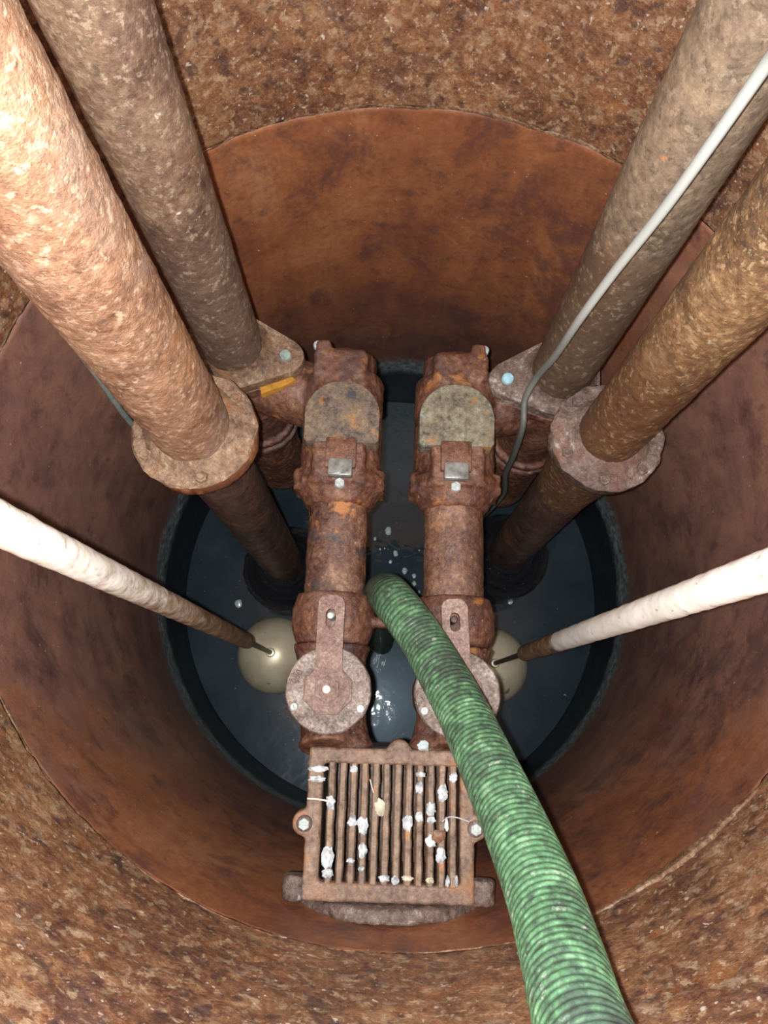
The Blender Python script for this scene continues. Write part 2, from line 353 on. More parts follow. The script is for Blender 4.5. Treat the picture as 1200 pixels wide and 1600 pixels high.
def fbm(p, sc, oct=4):
    v = 0; a = 1.0; p = Vector(p) * sc
    for _ in range(oct): v += a * noise.noise(p); p = p * 2.03; a *= .52
    return v
def cast(name, bm, mat, parent, voxel=.0042, amp=.0062, sc=.05):
    """cast-iron part: the joined shapes are fused, softened and pitted"""
    o = finish(name, bm, mat, parent)
    o.modifiers.clear()
    r = o.modifiers.new('fuse', 'REMESH'); r.mode = 'VOXEL'; r.voxel_size = voxel; r.use_smooth_shade = True
    s = o.modifiers.new('soften', 'SMOOTH'); s.iterations = 3; s.factor = .5
    tx = bpy.data.textures.get('pitting') or bpy.data.textures.new('pitting', 'CLOUDS'); tx.noise_scale = .013; tx.noise_depth = 4
    d = o.modifiers.new('pit', 'DISPLACE'); d.texture = tx; d.strength = amp; d.mid_level = .5; d.texture_coords = 'LOCAL'
    return o
def rough_pipe(name, o, z0, z1, r, mat, parent, amp=.002, sc=105, seg=170, dz=.004):
    """vertical scaly pipe from z0 to z1 (own frame of its thing)"""
    bm = bmesh.new(); n = max(2, int((z1 - z0) / dz)); rings = []
    for i in range(n + 1):
        z = z0 + (z1 - z0) * i / n; ring = []
        for k in range(seg):
            a = 2 * pi * k / seg; q = Vector((cos(a) * r, sin(a) * r, z)); w = q + Vector(o)
            ring.append(bm.verts.new(q + Vector((cos(a), sin(a), 0)) * (amp * .5 * fbm(w, sc) + amp * .5 * fbm(w, sc * .2, 2))))
        rings.append(ring)
    for a, b in zip(rings, rings[1:]):
        for k in range(seg): bm.faces.new((a[k], a[(k + 1) % seg], b[(k + 1) % seg], b[k]))
    bm.faces.new(rings[0][::-1]); bm.faces.new(rings[-1])
    return finish(name, bm, mat, parent)
def hexnut(bm, c, r, h, d=(0, 0, 1), seg=6): 
    lathe(bm, [(0, 0), (r, 0), (r, h * .85), (r * .9, h), (0, h)], c, d, seg)
def dome(bm, c, r, h, d=(0, 0, 1), seg=20):
    lathe(bm, [(0, -.004), (r, -.004), (r, h * .55), (r * .9, h * .85), (r * .65, h), (0, h)], c, d, seg)

# ------------------------------------------------------------------ the well
def shell(name, z0, z1, nseg, nz, amp, sc, mat, thick=.012, r=R0):
    bm = bmesh.new(); rings = []
    for i in range(nz + 1):
        z = z0 + (z1 - z0) * i / nz; ring = []
        for k in range(nseg):
            a = 2 * pi * k / nseg; q = Vector((cos(a) * r, sin(a) * r, z))
            ring.append(bm.verts.new((cos(a) * (r - amp * (fbm(q, sc) + .5)), sin(a) * (r - amp * (fbm(q, sc) + .5)), z)))
        rings.append(ring)
    for z in (z1, z0):
        rings.append([bm.verts.new((cos(2 * pi * k / nseg) * (R0 + thick), sin(2 * pi * k / nseg) * (R0 + thick), z)) for k in range(nseg)])
    rings.append(rings[0])
    for a, b in zip(rings, rings[1:]):
        for k in range(nseg): bm.faces.new((a[k], b[k], b[(k + 1) % nseg], a[(k + 1) % nseg]))
    o = finish(name, bm, mat); o['kind'] = 'structure'; return o
ZS = 1.334
shell('wall_lower', -.40, ZS, 360, 120, .0012, 14, M['wall_lo'])
shell('wall_upper', ZS, 2.56, 640, 240, .0022, 40, M['wall_up'], r=R0 - .001)
bm = bmesh.new(); n = 900; rings = []
for k in range(n):                               # the seam ring between the two courses of plate
    a = 2 * pi * k / n; rings.append([])
    u = fbm((cos(a) * 3, sin(a) * 3, 5.), 2.0, 3)
    rad = .0024 + .0022 * u + .0018 * fbm((cos(a) * 40, sin(a) * 40, 1.), 1.0, 2)
    da = math.degrees(a)
    if 292 < da < 318: rad += .0095 * sin(pi * (da - 292) / 26)          # the lifted flake at the lower right
    if 62 < da < 95: rad += .0028 * sin(pi * (da - 62) / 33)
    rad = max(.0012, rad); zc = ZS + .010 * fbm((cos(a) * 2, sin(a) * 2, 9.), 2.0, 3)
    for j in range(8):
        b = 2 * pi * j / 8; q = R0 - .001 + cos(b) * rad * .7
        rings[-1].append(bm.verts.new((cos(a) * q, sin(a) * q, zc + sin(b) * rad)))
for k in range(n):
    A, B = rings[k], rings[(k + 1) % n]
    for j in range(8): bm.faces.new((A[j], A[(j + 1) % 8], B[(j + 1) % 8], B[j]))
o = finish('trim_1', bm, M['weld']); o['kind'] = 'structure'
bm = bmesh.new(); lathe(bm, [(0, -.42), (R0 + .012, -.42), (R0 + .012, -.40), (0, -.40)], (0, 0, 0), seg=96)
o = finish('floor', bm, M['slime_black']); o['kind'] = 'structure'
bm = bmesh.new(); bmesh.ops.create_circle(bm, cap_ends=True, radius=R0 - .0015, segments=160)
o = finish('water', bm, M['water'], smooth=False); o['kind'] = 'stuff'; tag(o, 'dark murky water filling the bottom of the well', 'water')

# ------------------------------------------------------------------ front pipes with round flanges
def bolt_set(parent, spots, zt, mat=None, name='bolt', r=.010):
    for (x, y) in spots:
        bm = bmesh.new(); hexnut(bm, (x, y, zt - .002), r, .010); hexnut(bm, (x, y, zt + .006), r * .55, .006, seg=12)
        finish(name, bm, mat or M['flange'], parent)
def front_pipe(loc, r_up, r_lo, zf, rf, mat, fmat, emat, label, bolts, cone=False):
    o = Vector((loc[0], loc[1], 0)); T = thing('flanged_pipe', label, 'pipe', o, 'flanged pipes in the well')
    rough_pipe('upper_pipe', o, zf, 2.44, r_up, mat, T, .0022)
    bm = bmesh.new()
    seg = 120; rings = []
    prof = [(rf - .006, zf - .040), (rf - .002, zf - .034), (rf, zf - .004), (rf - .004, zf), (r_up + .018, zf + .001), (r_up + .004, zf + .016), (r_up - .006, zf + .022)]
    for (r, z) in prof:
        rings.append([])
        for k in range(seg):
            a = 2 * pi * k / seg; q = Vector((cos(a) * r, sin(a) * r, z)); dlt = .0035 * fbm(q + o, 38, 3)
            rings[-1].append(bm.verts.new((cos(a) * (r + dlt), sin(a) * (r + dlt), z + .0022 * fbm(q + o, 50, 2))))
    for a, b in zip(rings, rings[1:]):
        for k in range(seg): bm.faces.new((a[k], a[(k + 1) % seg], b[(k + 1) % seg], b[k]))
    bm.faces.new(rings[0][::-1]); bm.faces.new(rings[-1])
    bm.faces.ensure_lookup_table()
    for f in bm.faces:
        if f.calc_center_median().z < zf - .003 and emat: f.material_index = 1
    finish('flange', bm, None, T, mats=[fmat, emat or fmat])
    bolt_set(T, [(rb * cos(radians(a)), rb * sin(radians(a))) for rb, a in bolts], zf, fmat)
    if cone:
        bm = bmesh.new(); lathe(bm, [(rf - .008, zf - .026), (r_lo + .02, zf - .06), (r_lo + .012, zf - .12), (r_lo, zf - .30)], (0, 0, 0), seg=64)
        finish('neck', bm, M['pipe_brown'], T)
    rough_pipe('lower_pipe', o, .20, zf - .038, r_lo, M['pipe_low'], T, .0012, seg=90, dz=.010)
    return T
PL = (-.3335, .0305); PR = (.361, .094)
front_pipe(PL, .0605, .0605, 1.368, .0985, M['pipe_orange'], M['flange'], M['flange_edge'],
    'bright orange scaly pipe with round flange, nearest on the left', [(.082, 215), (.083, 285), (.082, 40), (.082, 120)])
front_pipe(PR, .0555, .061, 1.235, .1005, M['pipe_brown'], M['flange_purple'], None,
    'brown rusty pipe with round purple-grey flange, nearest on the right', [(.082, 205), (.083, 312), (.082, 130), (.084, 262)], True)

# ------------------------------------------------------------------ black slimy flanges standing at the water below the front pipes
for (x, y), lab in ((PL, 'black slimy round pump flange in the water below the orange pipe'), (PR, 'black slimy round pump flange in the water below the brown right pipe')):
    bm = bmesh.new(); seg = 220
    prof = [(.128, -.30), (.132, .120), (.138, .185), (.134, .202), (.124, .205), (.117, .192), (.112, .205), (.104, .220), (.098, .204), (.092, .222), (.082, .240), (.075, .232), (.068, .252), (0, .252)]
    dense = []
    for (ra, za), (rb_, zb_) in zip(prof[1:], prof[2:]):
        k_ = max(1, int(math.hypot(rb_ - ra, zb_ - za) / .003)); dense += [(ra + (rb_ - ra) * u / k_, za + (zb_ - za) * u / k_) for u in range(k_)]
    lathe(bm, prof[:1] + dense + prof[-1:], (0, 0, 0), seg=seg)
    for v in bm.verts:
        q = Vector((v.co.x + x, v.co.y + y, v.co.z)); dd = fbm(q, 42, 3)
        if v.co.z > 0: v.co.z += .004 * dd + .0035 * fbm(q, 130, 2)
        rr = math.hypot(v.co.x, v.co.y)
        if rr > .01: v.co.x *= 1 + .02 * dd; v.co.y *= 1 + .02 * dd
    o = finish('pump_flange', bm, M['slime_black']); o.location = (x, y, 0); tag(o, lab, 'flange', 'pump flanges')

# ------------------------------------------------------------------ back risers with two-bolt flanges
def back_pipe(loc, s, mat, label, bmat, blab, stain):
    o = Vector((loc[0], loc[1], 0)); T = thing('riser_pipe', label, 'pipe', o, 'riser pipes at the back of the well')
    rough_pipe('barrel', o, 1.16, 2.44, .0572, mat, T, .0011 if s > 0 else .0016)
    bm = bmesh.new(); lx = -s * .100
    pts = hull2(circ(0, 0, .080, 40) + circ(lx, -.008, .036) + circ(-lx * (.9 if s < 0 else .45), .008 if s < 0 else .04, .036))
    prism(bm, pts, 1.128, 1.152, .003)
    lathe(bm, [(.078, 1.150), (.066, 1.158), (.060, 1.172), (.056, 1.180)], (0, 0, 0), seg=64)
    finish('flange', bm, M['flange'] if s < 0 else M['flange_purple'], T)
    for q in ((1, -1) if s < 0 else (1,)):
        bm = bmesh.new(); dome(bm, (lx * q, -.008 * q, 1.154), .0115, .006)
        b = finish('bolt', bm, bmat, T)
        if q == 1: b['label'] = blab
    if stain:
        bm = bmesh.new(); prism(bm, [(.054, -.0800), (.106, -.0560), (.120, -.047), (.112, -.0400), (.050, -.0640)], 1.112, 1.130, .001)
        finish('stain_edge', bm, M['gold_stain'], T)['label'] = 'ochre stained flange edge'
    return T
BL = (-.333, .281); BR = (.300, .247)
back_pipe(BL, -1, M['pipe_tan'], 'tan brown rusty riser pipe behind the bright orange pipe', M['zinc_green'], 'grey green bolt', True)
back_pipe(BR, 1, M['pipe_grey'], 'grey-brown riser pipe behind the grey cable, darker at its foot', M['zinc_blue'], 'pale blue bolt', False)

# ------------------------------------------------------------------ cast tee heads, columns, lever valves
ZA = 1.10                                          # axis height of the horizontal piping
def head(s, xc, base, label, cmat):
    o = Vector((xc, .135, 0)); T = thing('pipe_fitting', label, 'pipe fitting', o, 'cast pipe fittings')
    bm = bmesh.new(); Y = lambda y: y - .16; q = s    # q: +1 right pump, its riser lies to +x
    cyl(bm, (0, Y(.055), ZA), (0, Y(.27), ZA), .078)
    cyl(bm, (0, Y(.20), ZA), (-.002 * q, Y(.318), ZA + .006), .066, .060)
    box(bm, (.006 * q, Y(.278), ZA + .052), (.105, .062, .05), .010)
    box(bm, (.040 * q, Y(.312), ZA + .040), (.030, .030, .07), .008)
    cyl(bm, (0, Y(.036), ZA), (0, Y(.066), ZA), .086)
    cyl(bm, (0, Y(.005), ZA), (0, Y(.040), ZA), .063, .080)
    for a in (-70, 70, 110, -110): 
        cyl(bm, (.080 * sin(radians(a)), Y(.034), ZA + .080 * cos(radians(a))), (.080 * sin(radians(a)), Y(.075), ZA + .080 * cos(radians(a))), .012)
    box(bm, (0, Y(.10), ZA + .070), (.100, .10, .03), .008)
    bx, by = base[0] - xc, base[1] - .135           # neck to the riser and the riser's foot
    cyl(bm, (.02 * q, Y(.24), ZA - .040), (bx, by, ZA - .048), .066, .068)
    cyl(bm, (bx, by, ZA + .020), (bx, by, .46), .074, .072); cyl(bm, (bx, by, .52), (bx - q * .03, by + .15, -.25), .058)
    pts = hull2(circ(bx, by, .080, 32) + circ(bx - q * .100, by - .008, .036) + circ(bx + q * (.09 if q < 0 else .045), by + (.008 if q < 0 else .04), .036))
    prism(bm, pts, ZA - .002, ZA + .022, .002)
    for zr in (.80, .84): cyl(bm, (bx, by, zr - .010), (bx, by, zr + .010), .086)
    cast('casting', bm, M['cast'], T)
    bm = bmesh.new(); yb = Y(.160)                 # round cover on top, flat towards the column
    pts = [(-.004 * q + .069 * cos(radians(a)), yb + .070 * sin(radians(a))) for a in range(0, 181, 6)] + [(-.004 * q - .069, yb - .046), (-.004 * q - .064, yb - .052), (-.004 * q + .064, yb - .052), (-.004 * q + .069, yb - .046)]
    prism(bm, pts, ZA + .050, ZA + .093, .003)
    for v in bm.verts:
        if v.co.z > ZA + .06: v.co.z += .002 * fbm(v.co, 60, 2)
    bmesh.ops.triangulate(bm, faces=[f for f in bm.faces if len(f.verts) > 8])
    finish('cover', bm, cmat, T)
    bm = bmesh.new(); box(bm, (-.005 * q, Y(.088), ZA + .086), (.056, .058, .020), .003); finish('latch_block', bm, M['cast'], T)
    bm = bmesh.new(); box(bm, (-.005 * q, Y(.058), ZA + .092), (.044, .032, .020), .003); finish('latch', bm, M['grey_plug'], T)['label'] = 'grey slate latch'
    bm = bmesh.new(); hexnut(bm, (-.005 * q, Y(.031), ZA + .080), .010, .012); finish('bolt', bm, M['zinc'], T)
    bm = bmesh.new(); dome(bm, (.052 * q, Y(.318), ZA + .060), .009, .008); finish('bolt', bm, M['zinc'], T)
head(-1, -.118, BL, 'rusty cast head of the left pump with a round brown pitted cover', M['cover'])
head(1, .102, BR, 'rusty cast head of the right pump with green patina on its cover', M['cover_green'])

def column(xc, mat, label):
    o = Vector((xc, -.10, 0)); T = thing('suction_pipe', label, 'pipe', o, 'horizontal suction pipes')
    bm = bmesh.new(); seg = 80; rings = []
    for i in range(44):
        y = .012 - .006 * i + .0 ; rings.append([])
        for k in range(seg):
            a = 2 * pi * k / seg; q = Vector((xc + .056 * cos(a), y, .056 * sin(a))); d = .0016 * fbm(q, 45)
            rings[-1].append(bm.verts.new(((.056 + d) * cos(a), y + .10, ZA + (.056 + d) * sin(a))))
    for a, b in zip(rings, rings[1:]):
        for k in range(seg): bm.faces.new((a[k], a[(k + 1) % seg], b[(k + 1) % seg], b[k]))
    bm.faces.new(rings[0][::-1]); bm.faces.new(rings[-1]); finish('barrel', bm, mat, T)
    bm = bmesh.new()
    cyl(bm, (0, -.085, ZA), (0, -.112, ZA), .068, .074); cyl(bm, (0, -.110, ZA), (0, -.150, ZA), .075)
    cyl(bm, (0, -.15, ZA), (0, -.175, ZA), .073, .066)
    cast('collar', bm, M['cast'], T, .004, .004)
column(-.118, M['column'], 'left horizontal pump pipe with flaking orange and black rust')
column(.102, M['column_even'], 'right horizontal pump pipe with even red-brown rust')

def valve(xc, yc, right_, label):
    o = Vector((xc, yc, 0)); T = thing('lever_valve', label, 'valve', o, 'lever valves'); q = 1 if right_ else -1
    bm = bmesh.new(); dx = (.102 if right_ else -.118) - xc
    cyl(bm, (0, 0, ZA - .07), (0, 0, 1.180), .068)
    cyl(bm, (dx, .080, ZA), (0, -.04, ZA), .062)
    cyl(bm, (dx, .080, ZA), (dx, .055, ZA), .070, .062)
    cyl(bm, (-q * .0, -.02, ZA), (-q * .012, -.0965, ZA + .01), .056, .060)
    cyl(bm, (q * .0, -.060, ZA + .03), (q * .0, -.0965, ZA + .045), .040, .050)
    cyl(bm, (-q * .035, -.070, ZA + .03), (-q * .040, -.0975, ZA + .03), .030, .040)
    cast('body', bm, M['cast'], T, .004)
    bm = bmesh.new(); lathe(bm, [(.066, 1.164), (.0705, 1.168), (.0705, 1.178), (.0665, 1.181), (.071, 1.184), (.0715, 1.197), (.069, 1.2005), (0, 1.2005)], (0, 0, 0), seg=80)
    for v in bm.verts:
        r = math.hypot(v.co.x, v.co.y)
        if r > .01: dd = 1 + .012 * fbm(v.co, 45, 3); v.co.x *= dd; v.co.y *= dd
    finish('cap', bm, M['disc'], T)
    for sx in (-1, 1):
        bm = bmesh.new(); lathe(bm, [(0, 1.199), (.0062, 1.199), (.0062, 1.2030), (.0054, 1.2040), (0, 1.2040)], (sx * .0545, -.0285, 0), seg=20)
        sc_ = finish('screw', bm, M['zinc'], T); sc_['label'] = 'pale zinc screw'
        bm = bmesh.new(); box(bm, (sx * .0545, -.0285, 1.2041), (.0014, .0095, .0008), 0, Matrix.Rotation(radians(20), 3, 'Z')); finish('slot', bm, M['stem'], sc_)
    lv = Matrix.Rotation(radians(3.5 if right_ else 0), 3, 'Z')
    rot = lambda p: (lv @ Vector((p[0], p[1], 0))).to_2d()
    base = [(.0375 * cos(radians(a)) * 1.0, .0375 * sin(radians(a))) for a in (52, 22, -12, -55, -80, -100, -125, -168, -202, -232)]
    outer = [(.022, .045)] + base + [(-.022, .045), (-.0215, .143), (-.0165, .151), (-.008, .1545), (.010, .154), (.018, .150), (.0225, .141)]
    sl = [(.0085 * cos(radians(a)) , .123 + .0085 * sin(radians(a))) for a in range(0, 181, 30)] + [(.0085 * cos(radians(a)), .108 + .0085 * sin(radians(a))) for a in range(180, 361, 30)]
    bm = bmesh.new()
    ring_o = [rot(p) for p in outer]; ring_s = [rot(p) for p in sl]
    def loop(pts, z): 
        vs = [bm.verts.new((p[0], p[1], z)) for p in pts]
        return vs, [bm.edges.new((vs[i], vs[(i + 1) % len(vs)])) for i in range(len(vs))]
    zt, zb = 1.222, 1.2110
    vo, eo = loop(ring_o, zt); vs, es = loop(ring_s, zt)
    bmesh.ops.triangle_fill(bm, use_beauty=True, edges=eo + es)
    ex = bmesh.ops.extrude_face_region(bm, geom=bm.faces[:])
    for v in [g for g in ex['geom'] if isinstance(g, bmesh.types.BMVert)]: v.co.z = zb
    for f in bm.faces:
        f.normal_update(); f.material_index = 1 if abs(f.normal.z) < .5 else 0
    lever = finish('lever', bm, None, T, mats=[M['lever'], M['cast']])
    bm = bmesh.new(); pts = [(.0425 * cos(radians(22.5 + 45 * k)), .0425 * sin(radians(22.5 + 45 * k))) for k in range(8)]
    prism(bm, pts, 1.199, 1.2125, .0015)
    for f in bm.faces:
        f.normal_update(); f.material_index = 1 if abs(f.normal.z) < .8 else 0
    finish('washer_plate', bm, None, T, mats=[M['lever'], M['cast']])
    bm = bmesh.new(); hexnut(bm, (0, 0, 1.221), .0225, .011); hexnut(bm, (0, 0, 1.231), .0150, .005, seg=24); finish('nut', bm, M['lever'], T)
    bm = bmesh.new(); lathe(bm, [(0, 0), (.0065, 0), (.0065, .007), (.0058, .008), (0, .008)], (0, 0, 1.234), seg=24)
    finish('spindle', bm, M['beige_pin'] if not right_ else M['lever'], T)
    p = rot((0, .121)); bm = bmesh.new(); cyl(bm, (p[0], p[1], 1.165), (p[0], p[1], 1.216), .0058); dome(bm, (p[0] - .001, p[1] - .001, 1.217), .0058, .005)
    finish('stop_pin', bm, M['zinc'] if not right_ else M['pipe_low'], T)
    return T
VL = valve(-.114, -.356, False, 'lever valve on the left pump, lever and cap fully visible')
VR = valve(.100, -.356, True, 'lever valve on the right pump, half hidden under the green hose')
# raised digits cast on the left cap
cu_ = bpy.data.curves.new('cap_number', 'FONT'); cu_.body = '080'; cu_.size = .015; cu_.extrude = .0009; cu_.align_x = 'CENTER'; cu_.align_y = 'CENTER'; cu_.space_character = 1.05
tmp = bpy.data.objects.new('cap_number_text', cu_); COL.objects.link(tmp)
dg = bpy.context.evaluated_depsgraph_get(); me = bpy.data.meshes.new_from_object(tmp.evaluated_get(dg)); bpy.data.objects.remove(tmp)
me.materials.clear(); me.materials.append(M['cast'])
num = bpy.data.objects.new('cast_number', me); COL.objects.link(num); num.parent = VL
num.location = (-.0525, .0195, 1.2016); num.rotation_euler = (0, 0, radians(63))

bm = bmesh.new(); xs = [-.118 + .07 + .116 * k / 14 for k in range(-1, 14)]
tube(bm, [(x - .0, .006 * sin(x * 40) * .2, .0015 * fbm((x, 0, 0), 60, 2)) for x in xs], lambda i: .0105 + (.004 if i in (0, 1, 13, 14) else 0), 20)
o = finish('tie_rod', bm, M['cast']); o.location = (0, -.232, ZA + .012); tag(o, 'short rusty tie rod joining the two pump pipes beneath the hose', 'rod')

# ------------------------------------------------------------------ strainer box with bar grate
GX, GY, GZ = -.0060, -.5585, 1.200
T = thing('strainer_box', 'rusty inlet strainer box with a barred lid caught with rags', 'strainer', (GX, GY, 0))
hw, y1, y0 = .1335, .1125, -.1135
bm = bmesh.new()
by0, by1 = -.086, .088; sx = .1085
for c, s in (((0, (y1 + by1) / 2, 0), (2 * hw, y1 - by1, .022)), ((0, (y0 + by0) / 2, 0), (2 * hw, by0 - y0, .022)),
             ((-(hw + sx) / 2, 0, 0), (hw - sx, y1 - y0 - .02, .022)), (((hw + .1085) / 2 + .001, 0, 0), (hw - .1085 - .002, y1 - y0 - .02, .022))):
    box(bm, (c[0], c[1], GZ - .011), s, .003)
for q in (-1, 1): cyl(bm, (q * .1345, -.002, GZ - .024), (q * .1345, -.002, GZ + .001), .020)
cyl(bm, (.012, y1 - .004, GZ - .02), (.012, y1 - .004, GZ + .002), .020)
cast('lid_frame', bm, M['grate'], T, .003, .0028)
bars = []
for k in range(12):
    x = -.0950 + k * .01770
    bm = bmesh.new(); n = 34; rings = []
    for i in range(n + 1):
        y = by0 - .006 + (by1 - by0 + .012) * i / n
        j = Vector((x * 9 + k, y, 0)); w = .0060 + .0009 * fbm(j, 55, 2); dx = .0007 * fbm(j + Vector((5, 0, 0)), 45, 2); dz = .0012 * fbm(j + Vector((9, 0, 0)), 60, 2)
        pr = [(-w, -.020), (-w, -.0035), (-w * .6, 0), (w * .6, 0), (w, -.0035), (w, -.020)]
        rings.append([bm.verts.new((x + dx + a, y, GZ - .002 + dz * (1 if b > -.01 else 0) + b)) for a, b in pr])
    for a, b in zip(rings, rings[1:]):
        for m_ in range(6): bm.faces.new((a[m_], a[(m_ + 1) % 6], b[(m_ + 1) % 6], b[m_]))
    bm.faces.new(rings[0][::-1]); bm.faces.new(rings[-1]); finish('bar', bm, M['bar'], T); bars.append(x)
for q in (-1, 1):
    bm = bmesh.new(); dome(bm, (q * .1345, -.002, GZ + .002), .0125, .005); finish('washer', bm, M['flange_purple'], T)
    bm = bmesh.new(); hexnut(bm, (q * .1345, -.002, GZ + .005), .0095, .009); finish('bolt', bm, M['zinc'], T)['label'] = 'pale zinc bolt head'
bm = bmesh.new()
for c, s in (((0, y1 - .010, -.14), (2 * hw - .012, .012, .24)), ((0, y0 + .006, -.14), (2 * hw - .012, .012, .24)), ((-hw + .012, 0, -.14), (.012, y1 - y0 - .01, .24)), ((hw - .012, 0, -.14), (.012, y1 - y0 - .01, .24)), ((0, 0, -.255), (2 * hw - .012, y1 - y0 - .008, .012))):
    box(bm, (c[0], c[1], GZ + c[2]), s, .003)
finish('box', bm, M['pipe_low'], T)
bm = bmesh.new()                                    # round flange of the inlet, standing against the wall
cyl(bm, (0, -.1155, GZ - .150), (0, -.1385, GZ - .150), .172, seg=72)
cast('inlet_flange', bm, M['flange_purple'], T, .005, .006)
for lx, ls in ((-.146, .028), (.148, .032)):
    bm = bmesh.new(); cyl(bm, (lx, -.080, GZ - .026), (lx, -.116, GZ - .026), .021); box(bm, (lx * .97, -.108, GZ - .035), (ls, .016, .05), .004); cast('lug', bm, M['flange_purple'], T, .004, .005)

# ------------------------------------------------------------------ rags and litter on the grate
pos = ['first', 'second', 'third', 'fourth', 'fifth', 'sixth', 'seventh', 'eighth', 'ninth', 'tenth', 'eleventh', 'twelfth']
def lump(name, x, y, w, l, h, mat, lab, cat, group, seed, sink=.003):
    bm = bmesh.new(); bmesh.ops.create_icosphere(bm, subdivisions=3, radius=1.0)
    for v in bm.verts:
        q = v.co.copy() + Vector((seed * 3.7, seed, 0)); d = 1 + .42 * fbm(q, 1.6, 3)
        v.co = Vector((v.co.x * w * d, v.co.y * l * d, v.co.z * h * d))
    o = finish(name, bm, mat); o.location = (x, y, GZ - .002 - sink + h * .6); tag(o, lab, cat, group); return o
rags = [ # bar index, y, half width, half length
 (0, .029, .0065, .0105, 'white rag lump at the pale stick on the first bar'), (0, -.050, .0090, .0165, 'long white rag on the first bar, in its lower part'),
 (0, -.0735, .0085, .0070, 'white rag at the bottom end of the first bar'), (2, .080, .0060, .0055, 'small white rag at the top end of the third bar'),
 (2, .003, .0070, .0085, 'white rag at the middle of the third bar'), (2, -.054, .0060, .0035, 'thin white rag band low on the third bar'),
 (3, -.003, .0085, .0140, 'large white rag at the middle of the fourth bar'), (3, -.040, .0065, .0110, 'greyish rag wrapped below the middle of the fourth bar'),
 (3, -.0655, .0050, .0035, 'tiny white rag low on the fourth bar'), (5, -.078, .0080, .0055, 'white rag at the bottom end of the sixth bar'),
 (6, -.080, .0060, .0060, 'white rag at the bottom end of the seventh bar'), (7, .002, .0075, .0130, 'greyish white rag at the middle of the eighth bar'),
 (7, -.077, .0085, .0045, 'pale greenish rag at the bottom end of the eighth bar'), (8, .0755, .0075, .0040, 'thin white rag near the top of the ninth bar'),
 (8, .055, .0062, .0085, 'white rag above the middle of the ninth bar'), (8, .012, .0062, .0070, 'white rag at the middle of the ninth bar'),
 (9, .024, .0072, .0105, 'grey-white rag a little above the middle of the tenth bar'), (9, .008, .0065, .0050, 'small rag just above the brown scrap on the tenth bar'),
 (9, -.023, .0075, .0080, 'white rag left of the brown scrap on the tenth bar'), (9, -.0785, .0060, .0045, 'cream rag at the bottom end of the tenth bar'),
 (10, .048, .0078, .0130, 'large greyish rag high on the eleventh bar'), (10, -.043, .0070, .0120, 'grey rag below the brown scrap on the eleventh bar'),
 (11, .072, .0070, .0075, 'white rag at the top end of the twelfth bar')]
for k, (b, y, w, l, lab) in enumerate(rags):
    lump('rag', GX + bars[b] + random.uniform(-.001, .001), GY + y, w, l, .0042, M['rag_cream'] if ('cream' in lab or 'greenish' in lab) else M['rag'], lab + ', counted from the left', 'rag', 'wet rags caught on the strainer bars', k + 1)
lump('rag', GX + .1095 - .004, GY - .079, .0030, .0085, .004, M['rag'], 'narrow white rag in the gap right of the last bar, at its bottom', 'rag', 'wet rags caught on the strainer bars', 41)
lump('rag', GX + bars[10] + .0095, GY - .080, .0030, .0085, .004, M['rag'], 'narrow white rag in the gap between the last two bars, at the bottom', 'rag', 'wet rags caught on the strainer bars', 42)
lump('rag', GX + bars[10] + .0075, GY + .0025, .0035, .0100, .004, M['rag'], 'narrow white rag in the gap right of the brown scrap', 'rag', 'wet rags caught on the strainer bars', 43)
lump('rag', GX - .117, GY + .079, .0150, .0048, .0032, M['rag'], 'white rag strip at the upper left corner of the grate, upper of two', 'rag', 'wet rags caught on the strainer bars', 44, .0)
lump('rag', GX - .119, GY + .064, .0130, .0048, .0032, M['rag'], 'white rag strip at the upper left corner of the grate, lower of two', 'rag', 'wet rags caught on the strainer bars', 45, .0)
lump('rag', GX + bars[4] + .007, GY + .024, .0085, .0130, .0038, M['rag_cream'], 'cream paper rag between the fifth and sixth bars from the left', 'rag', 'wet rags caught on the strainer bars', 46)
lump('debris_scrap', GX + bars[10] - .005, GY - .014, .0110, .0085, .0030, M['leaf_brown'], 'brown scrap lying across the tenth and eleventh bars of the grate', 'scrap', None, 47, -.002)
def strand(name, pts, r, mat, lab, cat):
    bm = bmesh.new(); o0 = Vector(pts[0]); tube(bm, [p - o0 for p in spline(pts, 8)], r, 8)
    o = finish(name, bm, mat); o.location = o0; return tag(o, lab, cat)
strand('cotton_stick', [(GX - .132, GY + .0345, GZ + .0035), (GX - .115, GY + .034, GZ + .0035), (GX - .092, GY + .031, GZ + .0045)], .0014, M['thread'], 'thin pale stick on the left edge of the grate', 'stick')
strand('thread', [(GX + bars[10], GY + .007, GZ + .002), (GX + .093, GY + .014, GZ + .003), (GX + .108, GY + .013, GZ + .003), (GX + .124, GY + .008, GZ + .003)], .0009, M['rag'], 'pale thread across the right edge of the grate', 'thread')
strand('straw', [(GX + bars[3] + .008, GY + .066, GZ), (GX + bars[3] + .012, GY + .053, GZ + .001), (GX + bars[3] + .0145, GY + .046, GZ + .001)], .0008, M['thread'], 'short pale straw between the fourth and fifth bars', 'straw')
bm = bmesh.new(); bmesh.ops.create_icosphere(bm, subdivisions=3, radius=1.0)
for v in bm.verts: v.co = Vector((v.co.x * .010, v.co.y * .008, v.co.z * .006)) * (1 + .3 * fbm(v.co, 1.5, 2))
o = finish('paper_lump', bm, M['foam']); o.location = (GX + .052, GY + .119, GZ - .004); tag(o, 'small grey lump on the top edge of the strainer, left of the hose', 'lump')

